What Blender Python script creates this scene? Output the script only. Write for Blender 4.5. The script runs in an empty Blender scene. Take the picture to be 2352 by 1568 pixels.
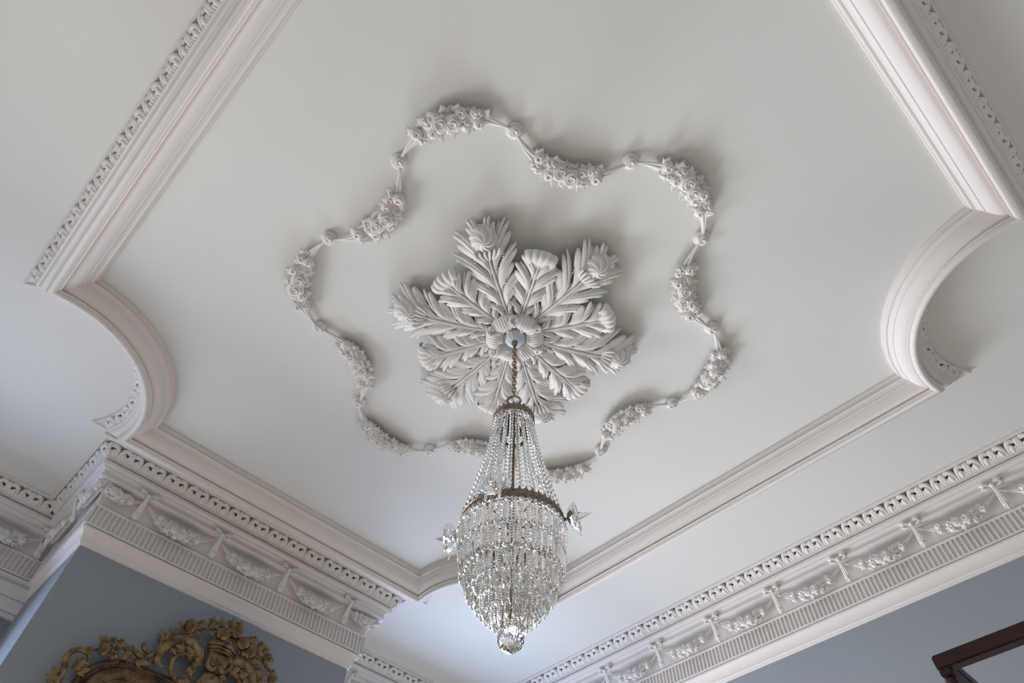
import bpy, math, random
import numpy as np
from mathutils import Matrix, Vector, Euler

S = bpy.context.scene
COL = S.collection
random.seed(7)
PI = math.pi
R_ = math.radians

# ------------------------------------------------------------------ camera
CAMZ = 1.6                       # eye height; ceiling at 4.0
CEIL = 4.0
cam_d = bpy.data.cameras.new('camera')
cam = bpy.data.objects.new('camera', cam_d)
COL.objects.link(cam)
cam_d.sensor_width = 36.0
cam_d.lens = 22.974
cam_d.clip_start = 0.02
RX = (0.7103666699267901, -0.7037445104388659, 0.011084145627141578)
RY = (0.5790724341537189, 0.5754249285443921, -0.5775476323325792)
RZ = (0.40006788206554356, 0.41668911149301957, 0.8162817369650923)
cam.matrix_world = Matrix(((RX[0], -RY[0], -RZ[0], 0.0),
                           (RX[1], -RY[1], -RZ[1], 0.0),
                           (RX[2], -RY[2], -RZ[2], CAMZ),
                           (0, 0, 0, 1)))
S.camera = cam

# ------------------------------------------------------------------ world, window light, exposure
W = bpy.data.worlds.new('world'); S.world = W; W.use_nodes = True
W.node_tree.nodes['Background'].inputs[0].default_value = (0.62, 0.74, 1.0, 1)
W.node_tree.nodes['Background'].inputs[1].default_value = 1.0
S.view_settings.view_transform = 'Standard'
S.view_settings.look = 'None'
S.view_settings.gamma = 1.0
S.view_settings.use_curve_mapping = False
S.view_settings.exposure = 0.0

def area(name, loc, rot, sx, sy, power, col):
    l = bpy.data.lights.new(name, 'AREA'); l.shape = 'RECTANGLE'
    l.size = sx; l.size_y = sy; l.energy = power; l.color = col
    o = bpy.data.objects.new(name, l); COL.objects.link(o)
    o.location = loc; o.rotation_euler = rot
    return o
WIN1 = (-0.45, 1.20, 0.75, 3.44)      # centre x, width, sill z, head z of the opening left of the chimney breast
WIN2 = (2.71, 1.20, 0.75, 3.44)
YW = 3.958                            # alcove wall plane
# blue sky light at each window, and warm sunlight thrown up by the paving outside it
SKY, BLUE, GROUND = (120, 150), (28, 66), (95, 150)
for k_, w in enumerate((WIN1, WIN2)):
    zc_ = (w[2] + w[3]) / 2
    area('window_sky_' + 'ab'[k_], (w[0], YW + 0.025, zc_), (R_(-46), 0, 0), w[1] - .02, w[3] - w[2] - .02, SKY[k_], (1.0, 0.965, 0.93))
    area('window_haze_' + 'ab'[k_], (w[0], YW + 0.03, zc_), (R_(-78), 0, 0), w[1] - .02, w[3] - w[2] - .02, BLUE[k_], (0.40, 0.58, 1.0))
    area('sunlit_paving_' + 'ab'[k_], (w[0], YW + 1.0, 1.6), (R_(-92), 0, 0), 2.4, 3.0, GROUND[k_], (1.0, 0.935, 0.80))

# ------------------------------------------------------------------ materials
def new_mat(name):
    m = bpy.data.materials.new(name); m.use_nodes = True
    nt = m.node_tree
    return m, nt, nt.nodes['Principled BSDF']
def paint(name, col, col2=None, rough=0.75, scale=3.0, bump=0.0, bscale=60.0, detail=4.0, metallic=0.0, lo=0.35, hi=0.7, spec=0.3):
    m, nt, b = new_mat(name)
    N, L = nt.nodes, nt.links
    b.inputs['Roughness'].default_value = rough
    b.inputs['Metallic'].default_value = metallic
    b.inputs['Specular IOR Level'].default_value = spec
    tc = N.new('ShaderNodeTexCoord')
    if col2 is None: col2 = tuple(c * 0.94 for c in col)
    no = N.new('ShaderNodeTexNoise'); no.inputs['Scale'].default_value = scale; no.inputs['Detail'].default_value = detail
    L.new(tc.outputs['Object'], no.inputs['Vector'])
    cr = N.new('ShaderNodeValToRGB')
    cr.color_ramp.elements[0].position = lo; cr.color_ramp.elements[0].color = (*col2, 1)
    cr.color_ramp.elements[1].position = hi; cr.color_ramp.elements[1].color = (*col, 1)
    L.new(no.outputs['Fac'], cr.inputs['Fac'])
    L.new(cr.outputs['Color'], b.inputs['Base Color'])
    if bump > 0:
        n2 = N.new('ShaderNodeTexNoise'); n2.inputs['Scale'].default_value = bscale; n2.inputs['Detail'].default_value = 3
        L.new(tc.outputs['Object'], n2.inputs['Vector'])
        bp = N.new('ShaderNodeBump'); bp.inputs['Strength'].default_value = bump; bp.inputs['Distance'].default_value = 0.004
        L.new(n2.outputs['Fac'], bp.inputs['Height']); L.new(bp.outputs['Normal'], b.inputs['Normal'])
    return m
M = {}
M['ceiling'] = paint('ceiling_paint', (0.755, 0.765, 0.735), (0.74, 0.745, 0.712), 0.85, 1.2, 0.06, 40)
M['mould'] = paint('moulding_paint', (0.76, 0.725, 0.695), (0.74, 0.70, 0.67), 0.7, 1.4, 0.0, 70)
M['plaster'] = paint('plaster_ornament', (0.80, 0.78, 0.75), (0.76, 0.735, 0.70), 0.65, 9.0, 0.12, 160)
M['wall'] = paint('blue_wall_paint', (0.287, 0.315, 0.345), (0.277, 0.305, 0.335), 0.8, 2.0, 0.05, 90)
M['wood_white'] = paint('white_joinery', (0.70, 0.71, 0.69), None, 0.45, 3.0)
M['floor'] = paint('pale_carpet', (0.60, 0.47, 0.32), (0.54, 0.41, 0.27), 0.9, 4.0)
M['dark_wood'] = paint('mahogany', (0.045, 0.018, 0.014), (0.025, 0.010, 0.009), 0.35, 12.0)
M['gilt'] = paint('aged_gilt', (0.33, 0.235, 0.115), (0.085, 0.055, 0.030), 0.40, 34.0, 0.4, 160, metallic=0.5, lo=0.34, hi=0.70)
M['gilt_dark'] = paint('worn_gilt_moulding', (0.21, 0.145, 0.075), (0.060, 0.040, 0.030), 0.34, 22.0, 0.25, 160, metallic=0.5)
M['metal'] = paint('tarnished_silver', (0.40, 0.345, 0.285), (0.20, 0.165, 0.13), 0.36, 60.0, 0.3, 300, metallic=0.8)
M['brass'] = paint('old_brass', (0.33, 0.255, 0.15), (0.15, 0.11, 0.065), 0.35, 60.0, metallic=0.85)
M['cup'] = paint('white_glass_cup', (0.62, 0.66, 0.70), (0.56, 0.60, 0.66), 0.25, 8.0)
M['candle'] = paint('candle_sleeve', (0.75, 0.70, 0.55), None, 0.4, 10.0)
def glass(name, col, rough=0.0, ior=1.52):
    m, nt, b = new_mat(name)
    b.inputs['Base Color'].default_value = (*col, 1)
    b.inputs['Roughness'].default_value = rough
    b.inputs['IOR'].default_value = ior
    b.inputs['Transmission Weight'].default_value = 1.0
    # faint swirl in the casting
    tc = nt.nodes.new('ShaderNodeTexCoord'); no = nt.nodes.new('ShaderNodeTexNoise'); no.inputs['Scale'].default_value = 40
    bp = nt.nodes.new('ShaderNodeBump'); bp.inputs['Strength'].default_value = 0.03; bp.inputs['Distance'].default_value = 0.002
    nt.links.new(tc.outputs['Object'], no.inputs['Vector']); nt.links.new(no.outputs['Fac'], bp.inputs['Height'])
    nt.links.new(bp.outputs['Normal'], b.inputs['Normal'])
    return m
M['crystal'] = glass('cut_crystal', (0.93, 0.91, 0.85), 0.12)
M['crystal_clear'] = glass('clear_crystal', (0.95, 0.94, 0.915), 0.04)
M['crystal_ball'] = glass('ball_crystal', (0.95, 0.95, 0.94))
M['iron'] = paint('dark_bronze', (0.06, 0.05, 0.045), (0.03, 0.025, 0.022), 0.5, 40.0)
def pane_mat():
    m = bpy.data.materials.new('window_pane'); m.use_nodes = True
    nt = m.node_tree; nt.nodes.clear()
    o = nt.nodes.new('ShaderNodeOutputMaterial'); mx = nt.nodes.new('ShaderNodeMixShader')
    t = nt.nodes.new('ShaderNodeBsdfTransparent'); g = nt.nodes.new('ShaderNodeBsdfGlossy'); g.inputs['Roughness'].default_value = 0.02
    fr = nt.nodes.new('ShaderNodeFresnel'); fr.inputs[0].default_value = 1.45
    nt.links.new(fr.outputs[0], mx.inputs[0]); nt.links.new(t.outputs[0], mx.inputs[1]); nt.links.new(g.outputs[0], mx.inputs[2])
    nt.links.new(mx.outputs[0], o.inputs[0]); return m
M['pane'] = pane_mat()
mm, nt_, b_ = new_mat('mirror_glass'); b_.inputs['Base Color'].default_value = (0.80, 0.83, 0.80, 1); b_.inputs['Metallic'].default_value = 1; b_.inputs['Roughness'].default_value = 0.03
no_ = nt_.nodes.new('ShaderNodeTexNoise'); no_.inputs['Scale'].default_value = 3
mr_ = nt_.nodes.new('ShaderNodeMapRange'); mr_.inputs[3].default_value = 0.02; mr_.inputs[4].default_value = 0.06
nt_.links.new(no_.outputs['Fac'], mr_.inputs[0]); nt_.links.new(mr_.outputs[0], b_.inputs['Roughness'])
M['mirror'] = mm

# ------------------------------------------------------------------ mesh helpers
class MB:
    def __init__(s): s.v = []; s.f = []; s.n = 0
    def add(s, V, F):
        s.v.append(np.asarray(V, float).reshape(-1, 3)); s.f += [tuple(i + s.n for i in f) for f in F]; s.n += len(s.v[-1])
    def grid(s, G, cu=False, cv=False, flip=False):
        G = np.asarray(G, float); a, b = G.shape[:2]; F = []
        for i in range(a if cu else a - 1):
            for j in range(b if cv else b - 1):
                i2, j2 = (i + 1) % a, (j + 1) % b
                q = (i * b + j, i2 * b + j, i2 * b + j2, i * b + j2)
                F.append(q[::-1] if flip else q)
        s.add(G.reshape(-1, 3), F)
    def box(s, lo, hi):
        x0, y0, z0 = lo; x1, y1, z1 = hi
        s.add([(x0, y0, z0), (x1, y0, z0), (x1, y1, z0), (x0, y1, z0), (x0, y0, z1), (x1, y0, z1), (x1, y1, z1), (x0, y1, z1)],
              [(0, 3, 2, 1), (4, 5, 6, 7), (0, 1, 5, 4), (1, 2, 6, 5), (2, 3, 7, 6), (3, 0, 4, 7)])
    def tube(s, P, r, n=8, cap=True, flat=None, up=None):
        """tube along P with radius list r; flat=(k, axis) squashes the section along axis"""
        P = np.asarray(P, float); m = len(P); r = np.broadcast_to(np.asarray(r, float), (m,))
        T = np.gradient(P, axis=0); T /= np.linalg.norm(T, axis=1)[:, None] + 1e-12
        u = np.array(up if up is not None else (0, 0, 1.0), float)
        if abs(T[0] @ u) > 0.9 and up is None: u = np.array((1.0, 0, 0))
        rings = []
        for i in range(m):
            a = u - (u @ T[i]) * T[i]; a /= np.linalg.norm(a) + 1e-12; b = np.cross(T[i], a); u = a
            t = np.arange(n) * 2 * PI / n
            k = flat if flat else 1.0
            rings.append(P[i] + r[i] * (np.cos(t)[:, None] * a * k + np.sin(t)[:, None] * b))
        o = s.n
        s.grid(rings, cv=True)
        if cap:
            s.f.append(tuple(o + j for j in range(n))); s.f.append(tuple(o + (m - 1) * n + j for j in range(n))[::-1])
    def lathe(s, prof, n=24, c=(0, 0, 0), lobes=0, amp=0.0, cap=False):
        G = []
        for r, z in prof:
            row = []
            for j in range(n):
                t = 2 * PI * j / n; k = 1 + amp * math.cos(lobes * t)
                row.append((c[0] + r * k * math.cos(t), c[1] + r * k * math.sin(t), c[2] + z))
            G.append(row)
        o = s.n
        s.grid(G, cv=True)
        if cap:
            m = len(prof)
            s.f.append(tuple(o + j for j in range(n))); s.f.append(tuple(o + (m - 1) * n + j for j in range(n))[::-1])
    def ball(s, c, r, n=10, m=6, sc=(1, 1, 1)):
        G = []
        for i in range(m + 1):
            p = PI * i / m
            G.append([(c[0] + sc[0] * r * max(math.sin(p), 0.02) * math.cos(2 * PI * j / n), c[1] + sc[1] * r * max(math.sin(p), 0.02) * math.sin(2 * PI * j / n), c[2] + sc[2] * r * math.cos(p)) for j in range(n)])
        s.grid(G, cv=True, flip=True)
    def torus(s, c, R, r, n=20, m=8, ax='z', sy=1.0):
        G = []
        for i in range(n):
            t = 2 * PI * i / n; row = []
            for j in range(m):
                p = 2 * PI * j / m; q = R + r * math.cos(p)
                x, y, z = q * math.cos(t), q * math.sin(t) * sy, r * math.sin(p)
                row.append({'z': (x, y, z), 'x': (z, x, y), 'y': (x, z, y)}[ax])
            G.append(np.array(row) + np.array(c))
        s.grid(G, cu=True, cv=True)
    def finger(s, P, N, hw, rh, th=0.01, groove=0.0):
        """raised petal-like strip: centreline P, viewer-side normal N, half width hw, ridge rh, thickness th"""
        P = np.asarray(P, float); m = len(P)
        N = np.broadcast_to(np.asarray(N, float), (m, 3)).copy()
        T = np.gradient(P, axis=0); T /= np.linalg.norm(T, axis=1)[:, None] + 1e-12
        N -= (N * T).sum(1)[:, None] * T; N /= np.linalg.norm(N, axis=1)[:, None] + 1e-12
        B = np.cross(T, N)
        hw = np.broadcast_to(np.asarray(hw, float), (m,)); rh = np.broadcast_to(np.asarray(rh, float), (m,))
        vs = (-0.92, -1, -0.55, 0, 0.55, 1, 0.92); hs = (None, 0, 0.8 + groove * .2, 1.0 - groove, 0.8 + groove * .2, 0, None)
        G = []
        for i in range(m):
            G.append([P[i] + B[i] * hw[i] * a + N[i] * (-th if b is None else rh[i] * b) for a, b in zip(vs, hs)])
        o = s.n
        s.grid(G, flip=True)
        s.f.append(tuple(o + j for j in range(7))[::-1]); s.f.append(tuple(o + (m - 1) * 7 + j for j in range(7)))
    def mesh(s, name, smooth=True):
        me = bpy.data.meshes.new(name)
        V = np.concatenate(s.v) if s.v else np.zeros((0, 3))
        me.from_pydata(V.tolist(), [], s.f); me.update()
        if smooth: me.polygons.foreach_set('use_smooth', [True] * len(me.polygons))
        return me
    def build(s, name, mat, parent=None, smooth=True, mw=None):
        return obj(name, s.mesh(name, smooth), mat, parent, mw)
def obj(name, me, mat=None, parent=None, mw=None):
    if mat is not None and not me.materials: me.materials.append(M[mat])
    o = bpy.data.objects.new(name, me); COL.objects.link(o)
    if parent is not None: o.parent = parent
    if mw is not None: o.matrix_local = mw
    return o
def soften(o, deg=34):
    o.data.polygons.foreach_set('use_smooth', [True] * len(o.data.polygons)); o.data.set_sharp_from_angle(angle=R_(deg)); return o
def empty(name, loc=(0, 0, 0), parent=None):
    o = bpy.data.objects.new(name, None); COL.objects.link(o); o.location = loc; o.empty_display_size = 0.05
    if parent is not None: o.parent = parent
    return o
def tag(o, label=None, cat=None, group=None, kind=None):
    if label: o['label'] = label
    if cat: o['category'] = cat
    if group: o['group'] = group
    if kind: o['kind'] = kind
    return o
def basis(o, x, y, z):
    return Matrix(((x[0], y[0], z[0], o[0]), (x[1], y[1], z[1], o[1]), (x[2], y[2], z[2], o[2]), (0, 0, 0, 1)))
def bez(p0, p1, p2, n=9):
    t = np.linspace(0, 1, n)[:, None]; p0, p1, p2 = map(lambda a: np.asarray(a, float), (p0, p1, p2))
    return (1 - t) ** 2 * p0 + 2 * t * (1 - t) * p1 + t * t * p2
def spline(pts, n=24):
    """Catmull-Rom through pts"""
    P = np.asarray(pts, float); P = np.vstack([2 * P[0] - P[1], P, 2 * P[-1] - P[-2]])
    out = []; k = len(P) - 3
    for u in np.linspace(0, k - 1e-6, n):
        i = int(u); t = u - i; a, b, c, d = P[i:i + 4]
        out.append(0.5 * ((2 * b) + (c - a) * t + (2 * a - 5 * b + 4 * c - d) * t * t + (3 * b - a - 3 * c + d) * t ** 3))
    return np.array(out)
def tipw(n, w, base=0.3, p=0.62):
    """width along a finger: narrow at its root, broad before a rounded tip"""
    t = np.linspace(0, 1, n)
    a = base + (1 - base) * np.sin(np.clip(t / p, 0, 1) * PI / 2)
    e = np.where(t > p, np.sqrt(np.clip(1 - ((t - p) / (1 - p)) ** 2, 0, 1)), 1)
    return w * a * np.maximum(e, 0.04)

# ------------------------------------------------------------------ room shell (structure)
XW, XL, YB = 3.517, -1.249, -1.632          # right wall, left wall, wall behind the camera
XC0, XC1, YC = 0.3434, 1.9041, 3.2894       # chimney breast
def shell(name, boxes, mat, label, cat):
    m = MB()
    for lo, hi in boxes: m.box(lo, hi)
    return tag(m.build(name, mat, None, False), label, cat, kind='structure')
shell('floor', [((XL - .3, YB - .3, -0.12), (XW + .3, YW + .4, 0))], 'floor', 'beige carpeted floor below the picture', 'floor')
shell('ceiling', [((XL - .3, YB - .3, CEIL), (XW + .3, YW + .4, CEIL + .15))], 'ceiling', 'off-white painted plaster ceiling of the room', 'ceiling')
shell('wall_right', [((XW, YB - .2, 0), (XW + .2, YW + .2, CEIL))], 'wall', 'blue-grey wall under the long right-hand cornice', 'wall')
shell('wall_left', [((XL - .2, YB - .2, 0), (XL, YW + .2, CEIL))], 'wall', 'blue-grey wall on the left side of the room', 'wall')
shell('wall_back', [((XL, YB - .2, 0), (XW, YB, CEIL))], 'wall', 'blue-grey wall behind the viewer', 'wall')
shell('wall_chimney', [((XC0, YC, 0), (XC1, YW + .2, CEIL))], 'wall', 'blue-grey chimney breast carrying the gilt mirror', 'wall')
def alcove(name, x0, x1, win, label):
    c, w, z0, z1 = win; a, b = c - w / 2, c + w / 2
    shell(name, [((x0, YW, 0), (a, YW + .2, CEIL)), ((b, YW, 0), (x1, YW + .2, CEIL)), ((a, YW, 0), (b, YW + .2, z0)), ((a, YW, z1), (b, YW + .2, CEIL))], 'wall', label, 'wall')
alcove('wall_alcove_left', XL, XC0, WIN1, 'blue-grey alcove wall left of the chimney breast')
alcove('wall_alcove_right', XC1, XW, WIN2, 'blue-grey alcove wall right of the chimney breast')
def window(idx, win, label, clip):
    c, w, z0, z1 = win; a, b = c - w / 2, c + w / 2
    t = tag(empty('window_%d' % idx, (c, YW, z0)), label, 'window', kind='structure')
    def part(name, boxes, mat):
        m = MB()
        for lo, hi in boxes: m.box((lo[0] - c, lo[1] - YW, lo[2] - z0), (hi[0] - c, hi[1] - YW, hi[2] - z0))
        return m.build(name, mat, t, False)
    top = CAMZ + 1.990
    # stepped architrave round the opening
    part('architrave', [((max(clip[0], a - .20), YW - .046, top - .062), (min(clip[1], b + .20), YW, top)),
                        ((max(clip[0], a - .20), YW - .036, top - .125), (min(clip[1], b + .20), YW, top - .064)),
                        ((max(clip[0], a - .20), YW - .024, z1), (min(clip[1], b + .20), YW, top - .127)),
                        ((a - .11, YW - .03, z0 - .02), (a, YW, z1)), ((b, YW - .03, z0 - .02), (b + .11, YW, z1))], 'wood_white')
    part('window_sill', [((a - .14, YW - .09, z0 - .05), (b + .14, YW + .02, z0 - .015))], 'wood_white')
    zm = (z0 + z1) / 2
    for s0, s1, yy in ((z0, zm + .02, .04), (zm - .02, z1, .075)):
        y0, y1 = YW + yy, YW + yy + .032
        part('sash', [((a, y0, s0), (a + .05, y1, s1)), ((b - .05, y0, s0), (b, y1, s1)), ((a, y0, s0), (b, y1, s0 + .05)), ((a, y0, s1 - .05), (b, y1, s1))], 'wood_white')
        for k in (1, 2):
            xx = a + (b - a) * k / 3
            part('glazing_bar', [((xx - .011, y0 + .004, s0 + .05), (xx + .011, y1 - .004, s1 - .05))], 'wood_white')
        part('glazing_bar', [((a + .05, y0 + .004, (s0 + s1) / 2 - .011), (b - .05, y1 - .004, (s0 + s1) / 2 + .011))], 'wood_white')
        for k in range(3):
            for q in range(2):
                xa, xb = a + .05 + (b - a - .1) * k / 3, a + .05 + (b - a - .1) * (k + 1) / 3
                za, zb = s0 + .05 + (s1 - s0 - .1) * q / 2, s0 + .05 + (s1 - s0 - .1) * (q + 1) / 2
                part('pane', [((xa, y0 + .014, za), (xb, y0 + .017, zb))], 'pane')
window(1, WIN1, 'white sash window in the alcove left of the chimney breast', (XL, XC0))
window(2, WIN2, 'white sash window in the alcove right of the chimney breast', (XC1, XW))

# ------------------------------------------------------------------ ornament pieces
def leaf_unit():
    """one repeat of the pierced leaf band: X along, Y from foot to crown, Z outwards"""
    m = MB(); N = (0, 0, 1)
    for s in (-1, 1):
        arch = spline([(s * .0060, .001, .006), (s * .0095, .024, .011), (s * .0175, .044, .013), (s * .031, .0530, .011), (s * .0430, .0475, .009), (s * .0470, .040, .006)], 15)
        m.finger(arch, N, tipw(15, .0112, .62, .82), .0050, .012, .35)
        m.finger(bez((s * .0045, .026, .003), (s * .010, .050, .007), (s * .028, .0600, .004), 8), N, tipw(8, .0078, .7, .75), .004, .010)
        m.finger(bez((s * .058, .030, .003), (s * .056, .050, .007), (s * .044, .0610, .004), 8), N, tipw(8, .0080, .7, .75), .004, .010)
        tong = bez((s * .0255, .0, .006), (s * .0215, .018, .016), (s * .0300, .0365, .012), 9)
        m.finger(tong, N, tipw(9, .0125, .7, .55), .0062, .014)
        tong = bez((s * .042, .0, .004), (s * .043, .014, .011), (s * .0410, .0280, .009), 7)
        m.finger(tong, N, tipw(7, .0100, .8, .6), .0050, .012)
        out = spline([(s * .056, .0, .005), (s * .0560, .02, .010), (s * .0575, .043, .012), (s * .0590, .0605, .007)], 10)
        m.finger(out, N, tipw(10, .0100, .8, .7), .0050, .014, .3)
        for k in range(6):
            x = s * (.0055 + k * .0105)
            m.finger(bez((x, -.002, .008), (x, .006, .013), (x + s * .003, .016, .007), 5), N, tipw(5, .0050, .8, .5), .004, .012)
    return m.mesh('leaf_unit')
LEAF_UNIT = leaf_unit(); LEAF_UNIT.materials.append(M['plaster'])

def flute_mesh(p, w, h0, depth=.010):
    """one cell of the fluted band with an arched sunk flute; X along (width p), Y down (0..h0), Z outwards"""
    n = 7; m = MB()
    r = w / 2
    arch = [(-r * math.cos(PI * k / (n - 1)), .006 + r - r * math.sin(PI * k / (n - 1))) for k in range(n)]
    inner = [(-r, h0 - .004)] + arch + [(r, h0 - .004)]
    outer = [(-p / 2, h0)] + [(-p / 2, .006 + r)] + [(-p / 2 + p * k / (n - 3), 0) for k in range(n - 2)] + [(p / 2, .006 + r)] + [(p / 2, h0)]
    k = len(inner)
    V = [(x, y, 0) for x, y in outer] + [(x, y, 0) for x, y in inner] + [(x * .8, y, -depth) for x, y in inner]
    F = []
    for i in range(k):
        j = (i + 1) % k
        F.append((i, j, k + j, k + i)); F.append((k + i, k + j, 2 * k + j, 2 * k + i))
    F.append(tuple(range(2 * k, 3 * k)))
    m.add(V, F)
    return m.mesh('flute', False)
FP = 0.0246
FLUTE = flute_mesh(FP, .0165, .104); FLUTE.materials.append(M['mould'])

def rose(R, h, turns=3.1, nr=24, na=30, hole=0.0):
    m = MB(); G = []
    for i in range(nr + 1):
        q = i / nr; row = []
        for j in range(na):
            t = 2 * PI * j / na
            ph = (q * turns + t / (2 * PI)) % 1.0
            r = R * q * (1 + .07 * math.cos(5 * t + 6 * q))
            z = h * math.cos(q * PI / 2) ** 0.55 + R * .30 * (ph ** 1.6) * min(1, q * 3) - (hole * R * math.exp(-(q / .16) ** 2))
            row.append((r * math.cos(t), r * math.sin(t), z))
        G.append(row)
    G.append([(x * .9, y * .9, -.35 * h) for x, y, z in G[-1]])
    m.grid(G, cv=True)
    return m
def daisy(R, h, petals=6, nr=6):
    m = MB(); G = []; na = petals * 6
    for i in range(nr + 1):
        q = i / nr; row = []
        for j in range(na):
            t = 2 * PI * j / na; c = abs(math.cos(petals * t / 2))
            r = R * q * (0.70 + 0.30 * c ** .6)
            z = h * (0.25 + 0.75 * math.sin(min(q * 1.15, 1) * PI) ** .8 * (.55 + .45 * c)) * (1 if q > .12 else .3)
            row.append((r * math.cos(t), r * math.sin(t), z))
        G.append(row)
    G.append([(x * .92, y * .92, -.5 * h) for x, y, z in G[-1]])
    m.grid(G, cv=True)
    return m
def leaf3(L, w, bend=.25, lift=.4):
    """small three-pointed leaf along +X"""
    m = MB(); N = (0, 0, 1)
    m.finger(bez((0, 0, 0), (L * .5, 0, L * lift), (L, L * bend * .2, L * lift * .4), 9), N, w * np.array((.3, .62, .9, 1, .95, .78, .52, .25, .03)), w * .22, w * .35, 1.1)
    for s in (-1, 1):
        m.finger(bez((L * .10, 0, 0), (L * .30, s * w * .7, L * lift * .7), (L * .60, s * w * 1.7, L * lift * .2), 7), N, w * .60 * np.array((.4, .8, 1, .95, .7, .35, .04)), w * .18, w * .35, 1.0)
    return m
PIECES = {
    'rose': rose(.029, .024).mesh('rose'), 'rose_small': rose(.021, .020, 2.2, 11, 20, .5).mesh('rose_small'),
    'flower': daisy(.023, .016, 6).mesh('flower'), 'floret': daisy(.016, .012, 5).mesh('floret'),
    'leaf': leaf3(.036, .0115, .25, .28).mesh('leaf'), 'small_leaf': leaf3(.028, .0095, .25, .3).mesh('small_leaf'),
}
for me in PIECES.values(): me.materials.append(M['plaster'])
NICE = {'rose': 'rose', 'rose_small': 'rosebud', 'flower': 'flower', 'floret': 'floret', 'leaf': 'leaf', 'small_leaf': 'leaf'}

def swag_proto(half, sag, sc, seed, zc=.016, lo=-.62, hi=.62, ends=(True, True), dense=1.0):
    """garland along X in [-half, half], bulging to +Y by sag; returns body mesh + placed pieces"""
    rnd = random.Random(seed)
    def at(t):
        y = sag * (1 - t * t) ** .9 if abs(t) < 1 else 0
        return np.array((half * t, y, zc * (1 - .55 * t * t)))
    m = MB()
    core = [at(t) + (0, 0, -.004) for t in np.linspace(lo - .1, hi + .1, 18)]
    m.tube(core, np.interp(np.linspace(lo - .1, hi + .1, 18), (lo - .1, lo + .12, 0, hi - .12, hi + .1), np.array((.008, .017, .024, .017, .008)) * sc), 8)
    for e, a, b in ((ends[0], -1, lo), (ends[1], 1, hi)):
        if not e: continue
        for k in (-1, 0, 1, 2):          # gathered ribbon stems fanning out of the tie
            ts = np.linspace(a * .965, b + .12 * (-a) * .4, 9)
            P = np.array([at(t) + np.array((0, (k - .5) * .0085 * sc * i / 8, (.002 if k % 2 else .007))) for i, t in enumerate(ts)])
            m.tube(P, np.interp(np.linspace(0, 1, 9), (0, .25, 1), np.array((.0045, .0038, .0062)) * sc), 6)
    pieces = []
    def put(name, t, off, ang, s, tilt=0.0, z=.012):
        p = at(t); d = (at(t + .01) - at(t - .01)); d /= np.linalg.norm(d); n = np.array((-d[1], d[0], 0))
        q = p + n * off * sc; q[2] = p[2] + z * sc
        Mx = Matrix.Translation(Vector(q)) @ Matrix.Rotation(math.atan2(d[1], d[0]) + ang, 4, 'Z') @ Matrix.Rotation(tilt, 4, 'Y') @ Matrix.Scale(s * sc, 4)
        pieces.append((NICE[name], PIECES[name], Mx))
    span = hi - lo; mid = (hi + lo) / 2
    def T(u): return mid + span / 2 * u
    # leaves along both edges
    nl = int(12 * dense)
    for sgn in (-1, 1):
        for k in range(nl):
            u = -0.9 + 1.8 * k / (nl - 1) + rnd.uniform(-.05, .05)
            fat = 1 - .45 * u * u
            put('leaf' if rnd.random() < .6 else 'small_leaf', T(u), sgn * .016 * fat, sgn * (1.1 + rnd.uniform(-.5, .5)) + (0 if rnd.random() < .7 else sgn * .8), .75 + .4 * fat, -.12, .004)
    # blossoms
    put('rose', T(-.17), .002, .4, 1.05, .1, .016); put('rose', T(.16), -.004, 2.1, .98, -.15, .016)
    put('flower', T(-.42), .012, .2, 1.0, .1, .013); put('flower', T(.44), -.012, .9, 1.0, .1, .013)
    put('rose_small', T(-.48), -.016, 0, .9, .2, .012); put('rose_small', T(.40), .017, 1, .95, .2, .012)
    put('rose_small', T(-.86), .010, 0, .95, .2, .012); put('floret', T(-.84), -.014, 0, 1.15, .2, .012)
    put('rose_small', T(.86), -.010, 0, .92, .2, .012); put('floret', T(.82), .015, 0, 1.2, .2, .012)
    for k in range(int(10 * dense)):       # filler blossoms
        u = -.78 + 1.56 * (k + .5) / int(10 * dense)
        put('floret' if k % 3 else 'rose_small', T(u), (.024 if k % 2 else -.024) * (1 - .4 * u * u) + rnd.uniform(-.004, .004), rnd.uniform(0, 6), rnd.uniform(.62, .85), rnd.uniform(-.3, .3), .008)
    put('floret', T(0), .027, 0, 1.0, .2, .008); put('floret', T(.02), -.027, 0, 1.0, .2, .008)
    put('leaf', T(-.64), .0, .4, .9, -.3, .010); put('leaf', T(.62), .0, 2.7, .9, -.3, .010)
    put('small_leaf', T(-.02), .012, 1.7, .9, -.5, .016); put('small_leaf', T(0), -.012, -1.4, .9, -.5, .016)
    return m.mesh('garland_stem'), pieces
def place_swag(name, proto, parent, mw):
    body = obj(name, proto[0], 'plaster', parent, mw)
    for nm, me, Mx in proto[1]: obj(nm, me, None, body, Mx)
    return body

# ------------------------------------------------------------------ cornice (structure, one trim per wall)
CP = [(.2184, .0), (.2184, .010), (.1945, .010), (.1945, .0005), (.160, .0005), (.120, .040), (.1300, .0505), (.1462, .0505), (.1462, .0650),
      (.1220, .0652), (.1220, .0702), (.1375, .0706), (.1395, .0740), (.1415, .081), (.1400, .0895), (.1330, .0965), (.1240, .0985), (.1240, .1050), (.1175, .1065), (.1110, .112),
      (.1075, .121), (.1070, .1290), (.1135, .1330), (.1140, .1430), (.1050, .1470), (.0760, .1470), (.0610, .1540), (.0540, .172), (.0470, .205), (.0410, .2460),
      (.0470, .2480), (.0500, .2530), (.0480, .2600), (.0350, .2610), (.0350, .3560), (.0470, .3560), (.0480, .3640), (.0260, .3645), (.0260, .3695), (.0430, .3698),
      (.0430, .3800), (.0375, .3850), (.0290, .3900), (.0225, .4000), (.0185, .4130), (.0165, .4250), (.0175, .4330), (.0105, .4370), (.0100, .4450), (.0, .4483)]
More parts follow.
